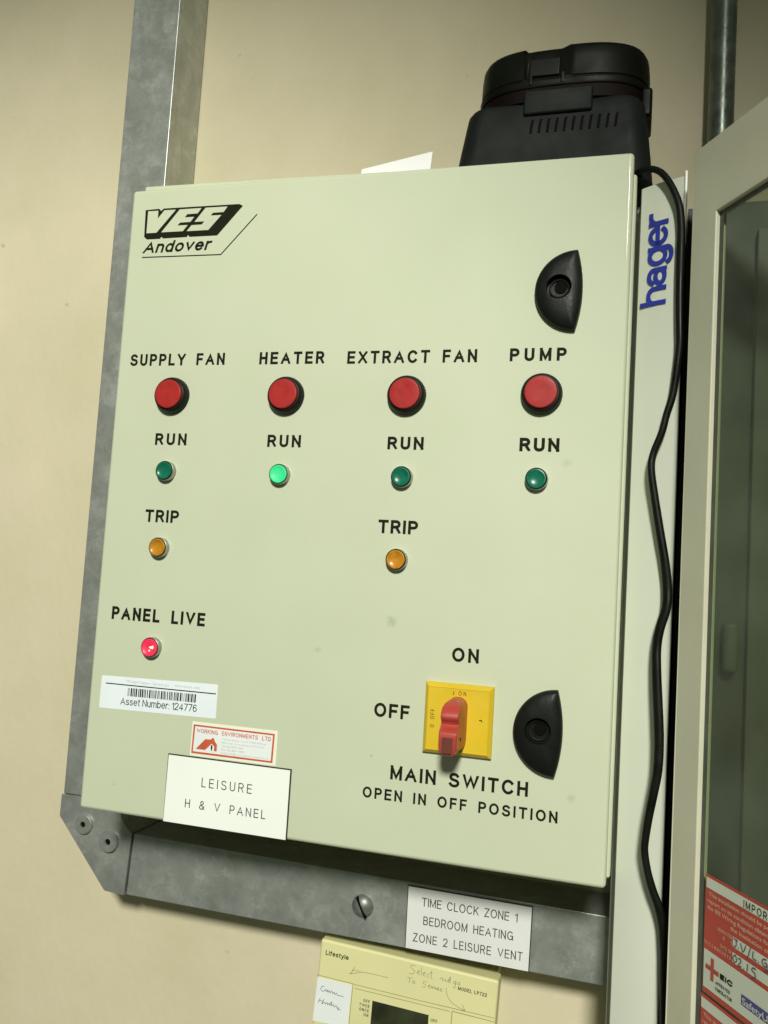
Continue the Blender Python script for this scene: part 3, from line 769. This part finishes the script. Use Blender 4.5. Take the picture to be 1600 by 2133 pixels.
# ------------------------------------------------------------------ white card on top of the panel
b = nb()
cu_, cv_ = Vector((.985, .0, .172)), Vector((-.12, .60, .79)).normalized()
prism(b, [(0, 0), (0.060, 0), (0.060, 0.036), (0, 0.036)], Vector((0.1895, 0.022, 0.4995)), cu_, cv_, cu_.cross(cv_).normalized(), 0, 0.0006)
tag(obj('card', b, 'card'), 'white card sticking up behind the top edge of the control panel', 'card')

# ------------------------------------------------------------------ charger on top of the panel
ch = thing('electric_device', 'black vented plastic device with a rounded cap standing on top of the control panel', 'device', (0.339, 0.075, 0.4985))
def rrect(cx, cy, hx, hy, r, seg=8):
    pts = []
    for (sx, sy, a0) in ((1, 1, 0), (-1, 1, 90), (-1, -1, 180), (1, -1, 270)):
        for i in range(seg + 1):
            a = math.radians(a0 + 90 * i / seg)
            pts.append((cx + sx * (hx - r) + r * math.cos(a), cy + sy * (hy - r) + r * math.sin(a)))
    return pts
def loft(b, rings, cap0=True, cap1=True):
    R = [[b.verts.new(p) for p in r] for r in rings]
    n = len(R[0])
    for p, q in zip(R, R[1:]):
        for i in range(n):
            j = (i + 1) % n; b.faces.new((p[i], p[j], q[j], q[i]))
    if cap0: b.faces.new(R[0][::-1])
    if cap1: b.faces.new(R[-1])
b = nb()
rings = []
for z, x0, x1, yf, yb in ((.4985, .2622, .4146, .029, .114), (.515, .2645, .4130, .030, .114), (.535, .2675, .4108, .0308, .113), (.555, .2707, .4080, .0316, .112), (.5615, .2718, .4070, .0320, .111), (.5655, .2738, .4050, .0340, .110), (.5668, .2770, .4018, .0372, .107)):
    rings.append([(p[0], p[1], z) for p in rrect((x0 + x1) / 2, (yf + yb) / 2, (x1 - x0) / 2, (yb - yf) / 2, 0.016)])
loft(b, rings)
obj('device_body', b, 'charger', ch, True)
b = nb()
for i in range(11):
    x = .3226 + .00627 * i
    prism(b, [(x + .0000, .5398), (x + .0019, .5398), (x + .0028, .5492), (x + .0009, .5492)], Vector((0, .0308, 0)), X, Z, FRONT, -0.002, 0.0003)
obj('vent_slots', b, 'hole', ch)
b = nb()
for i in range(11):
    x = .3226 + .00627 * i
    lathe(b, Vector((x + .0024, .0311, .5508)), FRONT, [(.0011, 0), (.0009, .0006), (0, .0009)], 12)
obj('vent_ribs', b, 'charger', ch, True)
b = nb(); box(b, .3172, .3690, .0288, .046, .5542, .5740, .0020, 3)
obj('vent_hood', b, 'charger', ch, True)
def capring(z, s, notch):
    pts = []
    cx, cy, ax, ay = .3442, .074, .0660 * s, .0455 * s
    for i in range(180):
        t = 2 * math.pi * i / 180
        c, s_ = math.cos(t), math.sin(t)
        e = 2 / 3.0
        x = cx + ax * math.copysign(abs(c) ** e, c); y = cy + ay * math.copysign(abs(s_) ** e, s_)
        if notch and y < cy and .3165 < x < .3475: y += notch
        pts.append((x, y, z))
    return pts
b = nb()
loft(b, [capring(.5755, 1.0, 0), capring(.5770, 1.012, 0), capring(.5800, 1.012, 0), capring(.5808, 0.99, 0), capring(.5822, 0.985, 0), capring(.5830, 1.0, 0.001), capring(.5850, 1.0, 0.003), capring(.5980, 0.995, 0.003), capring(.6045, 0.985, 0.0034), capring(.6078, 0.960, 0.004), capring(.6092, 0.92, 0.004)])
obj('device_cap', b, 'cap', ch, True)
b = nb(); loft(b, [capring(.5660, .955, 0), capring(.5762, .985, 0)])
obj('gasket', b, 'maroon', ch, True)
b = nb()
box(b, .3205, .3435, .0300, .036, .5850, .5990, .0010, 2)
box(b, .3210, .3232, .0276, .034, .5770, .5850, .0006, 2)
box(b, .3446, .3475, .0276, .034, .5770, .5856, .0006, 2)
obj('cap_clip', b, 'cap', ch, True)
b = nb(); box(b, .4035, .4122, .046, .082, .5545, .5775, .0025, 3)
obj('side_lug', b, 'cap', ch, True)

# ------------------------------------------------------------------ grey-white casing beside the panel
HA = Vector((.4068, .0306, 0)); HD = Vector((0.87015593, -0.49277648, 0)); HN = Vector((-0.49277648, -0.87015593, 0))
cs_ = thing('plastic_casing', 'tall off-white plastic casing with blue lettering between panel and glazed cabinet', 'casing', (0.425, 0.15, -0.5))
prof = [(404.0, 151), (404.0, 60), (406.8, 60), (406.8, 32.2), (407.3, 30.5)]
for i in range(1, 13):
    t = i / 12; prof.append((407.3 + 27.2 * t, 30.5 - 15.6 * t - 1.1 * math.sin(math.pi * t)))
prof += [(435.6, 14.4), (436.8, 14.9), (437.5, 16.6), (437.6, 40), (437.6, 151)]
b = nb(); prism(b, mm(prof), Vector((0, 0, -0.55)), X, Y, Z, 0, 1.0395)
obj('casing_body', b, 'casing', cs_, True)
b = nb()
sign(b, 'hager', HA, Z, -HD, HN, 0.0016, .3990, .4672, -.0232, .0200, 0.168, 1.10)
obj('lettering', b, 'blue', cs_, label='dark blue word hager reading upwards')
b = nb(); box(b, .4358, .4380, .0128, .020, .440, .4930, .0006, 2)
obj('casing_lip', b, 'casing', cs_, True)

# ------------------------------------------------------------------ power cord
path = [(400, 40, 505), (406, 26, 501), (412.5, 20.5, 499.5), (419.1, 16.9, 495.1), (424.8, 13.9, 486.8), (429.9, 11.4, 475.4), (433.0, 10.0, 464.8), (434.4, 9.8, 451.8), (434.7, 9.6, 442.1), (434.7, 9.7, 422.8), (434.9, 9.5, 403.6), (435.5, 9.1, 384.1), (436.1, 8.8, 367.1), (435.0, 9.2, 352.1), (432.9, 10.1, 332.5), (429.3, 10.6, 318.5), (426.6, 10.8, 305.8), (421.5, 12.1, 291.0), (420.6, 11.3, 279.5), (423.4, 10.9, 260.9), (427.3, 10.1, 239.0), (431.4, 9.2, 216.9), (433.5, 9.2, 199.9), (433.3, 7.7, 186.1), (429.8, 8.2, 172.4), (428.1, 7.7, 158.8), (428.6, 5.5, 141.3), (430.7, 2.9, 112.2), (431.5, 1.7, 97.0), (431.2, 1.0, 80.1), (429.0, 1.5, 64.3), (426.6, 2.3, 48.5), (425.1, 4.2, 34.0), (425.0, 4.8, 26.2), (427.3, 4.7, 14.3), (430.9, 4.4, 2.8), (434.8, 3.8, -6.9), (437.9, 3.8, -18.5), (439.5, 2.9, -33.4), (440.2, 2.5, -46.5), (441.5, 1.7, -77.1), (441.9, 1.5, -96.5), (442, -6, -140), (442, -6, -200)]
wid = {0: 2.4, 5: 2.7, 9: 3.2, 12: 3.0, 15: 2.6, 18: 2.7, 22: 3.6, 25: 3.4, 27: 3.6, 29: 3.4, 32: 2.6, 34: 2.6, 37: 3.6, 40: 4.3, 43: 4.4}
ks = sorted(wid)
def wat(i):
    for a, c in zip(ks, ks[1:]):
        if a <= i <= c:
            t = (i - a) / (c - a); return wid[a] * (1 - t) + wid[c] * t
    return wid[ks[-1]]
sm = smoothpath([(*p, wat(i)) for i, p in enumerate(path)], 5)
b = nb(); rg = []
for i, p in enumerate(sm):
    c = Vector(p[:3]) / 1000
    tn = (Vector(sm[min(i + 1, len(sm) - 1)][:3]) - Vector(sm[max(i - 1, 0)][:3])).normalized()
    u = tn.cross(HN).normalized(); v = u.cross(tn).normalized()
    rg.append([c + (u * math.cos(a) * p[3] * 0.92 + v * math.sin(a) * 2.6) / 1000 for a in [2 * math.pi * k / 14 for k in range(14)]])
loft(b, rg)
tag(obj('power_cord', b, 'cord', None, True), 'black power cord looping down in front of the off-white casing', 'cord')

# ------------------------------------------------------------------ glazed cabinet, its door swung open
CO = Vector((.4409, -.0157, 0)); CU = Vector((.51081588, -.85969014, 0)); CN = Vector((-.85969014, -.51081588, 0))
gc = thing('glazed_cabinet', 'beige steel cabinet at the right with an open glazed door and red stickers', 'cabinet', (0.60, 0.15, -0.5))
b = nb()
O2 = [(0, -.42), (.405, -.42), (.405, .490), (0, .490)]; I2 = [(.0243, -.395), (.381, -.395), (.381, .4403), (.0243, .4403)]
for d0, d1, flip in ((0, 0, 0), (-.0072, -.0072, 1)):
    frame(b, O2, I2, CO, CU, Z, CN, d0)
for loop in (O2, I2):
    for i in range(4):
        p, q = loop[i], loop[(i + 1) % 4]
        b.faces.new([b.verts.new(CO + CU * a[0] + Z * a[1] + CN * d) for a, d in ((p, 0), (q, 0), (q, -.0072), (p, -.0072))])
bmesh.ops.remove_doubles(b, verts=b.verts, dist=1e-5)
bmesh.ops.bevel(b, geom=[e for e in b.edges if len(e.link_faces) == 2 and e.calc_face_angle(0) > 1], offset=0.0009, segments=2, profile=0.5, affect='EDGES')
gd = obj('cabinet_door', b, 'cabinet', gc, True)
b = nb()
G2 = [(.0285, -.391), (.377, -.391), (.377, .4363), (.0285, .4363)]
frame(b, I2, G2, CO, CU, Z, CN, -0.0030)
obj('glazing_gasket', b, 'gasket', gd)
b = nb(); prism(b, I2, CO, CU, Z, CN, -0.0065, -0.0035)
gp = obj('glass_pane', b, 'glass', gd)
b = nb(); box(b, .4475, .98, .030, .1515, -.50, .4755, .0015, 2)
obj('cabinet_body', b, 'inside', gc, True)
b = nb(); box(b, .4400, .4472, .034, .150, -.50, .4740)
obj('gap_shade_strip', b, 'latch', gc)  # added black strip closing the gap beside the casing, stands for deep shade
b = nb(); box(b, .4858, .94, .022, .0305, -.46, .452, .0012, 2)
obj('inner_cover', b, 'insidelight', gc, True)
b = nb(); box(b, .4705, .4800, .016, .0305, .1455, .1795, .0035, 3)
obj('inner_handle', b, 'gasket', gc, True)

def sticker(du, dz, first):
    S0 = CO + CU * du + Z * dz
    d0 = -0.0034
    def P(d): return d0 + d
    b = nb(); prism(b, mm([(30.0, 31.5), (130, 31.5), (130, -35.6), (30.0, -35.6)]), S0, CU, Z, CN, P(-0.0001), P(0.0001))
    st = obj('warning_sticker', b, 'redsticker', gc, label='red and white inspection sticker reading IMPORTANT' if first else 'red and white sticker below the inspection sticker')
    b = nb()
    flat(b, mm(rect(31.0, 128.5, 24.0, 29.9)), S0, CU, Z, CN, P(0.0003))
    if first:
        flat(b, mm(rect(56.0, 86.5, 0.0, 5.6)), S0, CU, Z, CN, P(0.0003))
        flat(b, mm(rect(56.0, 86.2, -8.3, -2.8)), S0, CU, Z, CN, P(0.0003))
        flat(b, mm(rect(30.6, 128.5, -32.4, -11.0)), S0, CU, Z, CN, P(0.0003))
    obj('sticker_panel', b, 'stwhite', st)
    b = nb(); sign(b, 'IMPORTANT', S0, CU, Z, CN, P(0.0005), .0645, .1015, .0246, .0042, 0.125, 0.95)
    if first:
        sign(b, 'EIC', S0, CU, Z, CN, P(0.0005), .0460, .0572, -.0218, .0031, 0.30, 1.75)
        sign(b, 'APPROVED', S0, CU, Z, CN, P(0.0005), .0422, .0550, -.0264, .0019, 0.17, 0.72)
        sign(b, 'CONTRACTOR', S0, CU, Z, CN, P(0.0005), .0420, .0568, -.0298, .0019, 0.17, 0.68)
    obj('lettering', b, 'ink', st)
    b = nb()
    lines = (('This installation should be periodically inspected and a', 33.4, 20.0), ('report on its condition obtained, as prescribed in', 32.4, 16.0), ('the IEE Wiring Regulations for Electrical', 32.4, 12.2), ('the Institution of Electrical', 53.5, 8.2))
    for s, u0, v in lines:
        text(b, s, S0, CU, Z, CN, P(0.0003), u0 / 1000, (u0 + len(s) * 1.72) / 1000, v / 1000, .0023, 0.018)
    if first:
        for s, u0, u1, v in (('INSPECTED', 42.5, 55.4, 3.6), ('BY', 47.8, 55.4, 0.4), ('DATE OF', 45.4, 55.2, -4.6), ('RECOMMENDED', 30.7, 54.8, -8.0)):
            sign(b, s, S0, CU, Z, CN, P(0.0003), u0 / 1000, u1 / 1000, v / 1000, .0019, 0.17, 0.75)
    obj('pink_lettering', b, 'pinkprint', st)
    if not first: return
    b = nb()
    for pts in ([(57.2, 5.2), (60.8, 4.9)], [(59.4, 5.0), (59.6, 2.2), (58.6, 0.9), (57.4, 1.4)], [(61.4, 1.6), (61.9, 1.4)], [(63.2, 4.9), (65.4, 1.0), (67.6, 5.4)],
                [(69.2, -0.6), (71.6, 6.2)], [(73.8, 5.0), (73.4, 1.4), (76.6, 1.2)], [(77.8, 1.2), (78.4, 1.1)], [(84.2, 4.8), (81.6, 4.2), (80.8, 2.4), (82.4, 1.0), (84.6, 1.4), (84.4, 2.8), (82.6, 2.8)], [(84.4, 2.6), (84.9, -1.2), (82.0, -1.4)]):
        ribbon(b, mm(smoothpath(pts, 4)), 0.00065, S0, CU, Z, CN, P(0.0007))
    for pts in ([(58.6, -3.4), (57.2, -5.2), (58.2, -7.4), (60.2, -6.0), (59.6, -3.6), (58.6, -3.4)], [(61.6, -4.0), (63.4, -3.6), (63.6, -5.4), (61.6, -7.6), (64.4, -7.4)], [(66.2, -7.5), (66.8, -7.5)], [(69.4, -3.6), (69.2, -7.6)],
                [(76.2, -3.6), (73.4, -3.8), (73.2, -5.4), (75.4, -6.0), (75.6, -8.2), (72.8, -9.2)]):
        ribbon(b, mm(smoothpath(pts, 4)), 0.00065, S0, CU, Z, CN, P(0.0007))
    obj('handwriting', b, 'biro', st)
    b = nb()
    flat(b, mm(rect(37.4, 40.2, -26.4, -13.9)), S0, CU, Z, CN, P(0.0005))
    flat(b, mm([(32.7, -21.4), (32.7, -18.8), (37.2, -18.8), (37.2, -21.4)]), S0, CU, Z, CN, P(0.0005))
    flat(b, mm(rect(40.4, 44.8, -21.6, -19.0)), S0, CU, Z, CN, P(0.0005))
    obj('red_cross_mark', b, 'redsticker', st)
    b = nb(); flat(b, mm(rect(64.6, 92.0, -27.0, -21.4)), S0, CU, Z, CN, P(0.0005))
    bl = obj('blue_mark', b, 'stblue', st)
    b = nb(); text(b, 'SafetyUK', S0, CU, Z, CN, P(0.0007), .0656, .0910, -.0262, .0036, 0.012)
    obj('blue_mark_lettering', b, 'stwhite', st)
    b = nb()
    pts = []
    for i in range(20):
        r = 6.4 if i % 2 else 5.0; a = 2 * math.pi * i / 20
        pts.append((91.5 + r * math.cos(a), -26.4 + r * math.sin(a)))
    flat(b, mm(pts), S0, CU, Z, CN, P(0.0008))
    obj('gold_seal', b, 'gold', st)
sticker(0, 0, True)
sticker(-0.0016, -0.0688, False)

# ------------------------------------------------------------------ conduit
b = nb(); lathe(b, Vector((.4681, .1345, .470)), Z, [(.0104, 0), (.0104, .9)], 40, True)
tag(obj('conduit_pipe', b, 'pipe', None, True), 'round grey metal conduit pipe running up the wall above the glazed cabinet', 'pipe')

# ------------------------------------------------------------------ heating programmer
hp = thing('heating_programmer', 'yellowed plastic heating time clock with dark display below the trunking', 'time clock', (0.245, 0.151, -0.16))
KA = math.radians(-2.6)
KO = Vector((.1721, .105, -.1089)); KU = Vector((math.cos(KA), 0, math.sin(KA))); KV = Vector((-math.sin(KA), 0, math.cos(KA)))
def L(x, z):
    r = Vector((x / 1000 - KO.x, 0, z / 1000 - KO.z)); return (r.dot(KU), r.dot(KV))
b = nb(); prism(b, [(0, 0), (.1500, 0), (.1500, -.096), (0, -.096)], KO, KU, KV, FRONT, -0.016, 0.0, 0.0022, 3)
prism(b, [(.004, -.002), (.146, -.002), (.146, -.092), (.004, -.092)], KO, KU, KV, FRONT, -0.0465, -0.0158)
obj('clock_case', b, 'clock', hp, True)
KD = 0.0002
b = nb()
ribbon(b, [L(170.4, -138.2), L(202.4, -139.6)], 0.0005, KO, KU, KV, FRONT, KD)
ribbon(b, [L(202.4, -139.6), L(201.5, -160), L(200.6, -185)], 0.0005, KO, KU, KV, FRONT, KD)
ribbon(b, [L(203.4, -139.9), L(260, -142.2), L(319.4, -144.0)], 0.0005, KO, KU, KV, FRONT, KD)
ribbon(b, [L(204, -142.9), L(260, -145.0), L(284, -145.8)], 0.0005, KO, KU, KV, FRONT, KD)
ribbon(b, [L(285.9, -145.3), L(319.6, -146.9)], 0.0006, KO, KU, KV, FRONT, KD)
ribbon(b, [L(285.9, -145.6), L(285.4, -165), L(285.0, -190)], 0.0006, KO, KU, KV, FRONT, KD)
obj('case_seams', b, 'clockline', hp)
b = nb(); prism(b, [L(171.5, -139.9), L(201.6, -141.0), L(200.2, -175.0), L(169.5, -175.0)], KO, KU, KV, FRONT, 0.0, 0.0003)
obj('paper_slip', b, 'inner', hp)
b = nb(); prism(b, [L(219.9, -149.7), L(267.2, -151.9), L(266.6, -190), L(218.6, -190)], KO, KU, KV, FRONT, -0.001, 0.0004)
dp = obj('display', b, 'display', hp)
b = nb()
u, v = L(177.0, -120.9); sign(b, 'Lifestyle', KO, KU, KV, FRONT, KD, u, u + .0203, v, .0038, 0.17, 0.95)
u, v = L(289.7, -128.3); sign(b, 'MODEL LP722', KO, KU, KV, FRONT, KD, u, u + .0232, v, .0027, 0.17, 0.8)
for s, x1, z in (('OFF', 217.7, -152.3), ('TWICE', 217.6, -156.0), ('ONCE', 217.3, -159.6), ('ON', 217.0, -163.2)):
    u, v = L(x1, z); wd = {2: .0040, 3: .0056, 4: .0082, 5: .0088}[len(s)]
    sign(b, s, KO, KU, KV, FRONT, KD, u - wd, u, v, .0024, 0.16, 0.75)
u, v = L(268.9, -156.4); sign(b, 'OFF', KO, KU, KV, FRONT, KD, u, u + .0054, v, .0024, 0.16, 0.75)
obj('lettering', b, 'ink', hp)
b = nb()
def scr(x, z, pts, w=0.00042, k=4, d=KD):
    u, v = L(x, z)
    ribbon(b, [(u + p[0] / 1000, v + p[1] / 1000) for p in smoothpath(pts, k)], w, KO, KU, KV, FRONT, d)
# pencilled arrows and words
scr(199.6, -132.6, [(0, 0), (3.2, 6.4)]); scr(199.6, -132.6, [(-0.8, 0.4), (4.6, 2.0), (12, 4.2), (32, 4.6)]); scr(199.6, -132.6, [(1.0, 3.6), (8.5, 4.3)])
for i, (x0, pts) in enumerate(((0, [(4.4, 5.2), (1.2, 5.4), (0.4, 3.4), (3.8, 1.6), (2.8, -1.2), (-0.6, -1.4)]), (6, [(0, 1.0), (2.2, 1.6), (1.4, 2.8), (0.2, 0.6), (2.4, -0.6)]), (9.4, [(0, 5.8), (0.2, -0.4)]),
               (10.8, [(0, 1.0), (2.0, 1.6), (1.2, 2.6), (0.2, 0.4), (2.2, -0.6)]), (14.2, [(2.0, 2.0), (0.4, 1.6), (0.6, -0.4), (2.2, -0.4)]), (17.4, [(0.4, 5.6), (0.4, -0.6), (1.6, -0.4)]), (16.4, [(0, 3.2), (2.6, 3.4)]),
               (25, [(0, 0.2), (1.8, 2.0), (2.4, -0.6), (4.2, 1.6), (5.0, -0.6), (7.2, 1.8), (7.4, -0.6), (8.2, 4.4), (8.6, -0.8)]), (36, [(2, 2.0), (0, 0.8), (1.8, -0.4), (2.2, 2.0), (1.6, -3.4), (0.2, -2.4)]), (39.6, [(0.8, 2.0), (0, 0.4), (1.6, -0.2), (1.6, 1.8), (0.8, 2.0)]))):
    scr(249.6 + x0, -121.4 - x0 * 0.07, pts)
for x0, pts in ((0, [(-1.2, 3.4), (3.0, 3.6)]), (0.8, [(0, 3.4), (0, -0.6)]), (3.4, [(0.8, 2.0), (0, 0.4), (1.6, 0), (1.6, 1.8), (0.8, 2.0)]), (12, [(3.0, 3.2), (0.6, 3.4), (0.2, 2.0), (2.4, 1.0), (1.6, -1.0), (-0.4, -0.8)]),
                (16.5, [(0, 0.6), (1.6, 1.2), (1.0, 2.0), (0, 0.2), (1.8, -0.6), (3.0, 1.6), (3.4, -0.6), (4.6, 1.8), (5.6, -0.4), (6.4, 1.6), (6.8, -0.4), (8.6, 1.8), (7.8, -0.6), (10, 0.4), (11, 1.4), (10, -0.6), (12, -0.4)]),
                (31, [(0, 3), (1.2, -2), (5, -6.6), (12, -9.6), (16.5, -10.4)]), (44.5, [(0, -11.0), (3.0, -10.6), (1.2, -7.6), (0.2, -6.4)])):
    scr(249.0 + x0, -129.6 - x0 * 0.06, pts)
obj('pencil_writing', b, 'pencil', hp)
b = nb()
for x, z, pts in ((174.8, -150.5, [(3.0, 4.6), (0.8, 4.0), (0, 1.6), (1.6, 0.4), (3.4, 1.2), (4.2, 2.6), (5.2, 0.8), (6.0, 2.4), (6.6, 0.6), (7.6, 2.4), (8.4, 0.6), (9.8, 2.4), (10.6, 0.4), (12, 2.0), (12.6, 0.2), (14.2, 1.8), (15, 0), (17.4, 0.4), (20.2, 0.0)]),
                  (173.4, -160.0, [(1.4, 4.2), (0, 0)]), (173.4, -160.0, [(0.6, 2.0), (3.8, 2.2)]), (173.4, -160.0, [(4.8, 4.2), (3.2, -0.2), (5.4, 1.8), (6.4, 0.4), (7.6, 2.0), (8.4, 0.2), (9.6, 2.0), (10.4, 0.2), (11.4, 3.8), (11.6, 0.2), (13.4, 1.8), (14.0, 0), (16.0, 1.4), (16.6, -0.4), (18.4, 0.4), (17.2, -1.6), (20.0, -0.8)])):
    scr(x, z, pts, 0.0004, 4, 0.0005)
obj('pen_writing', b, 'biro', hp)
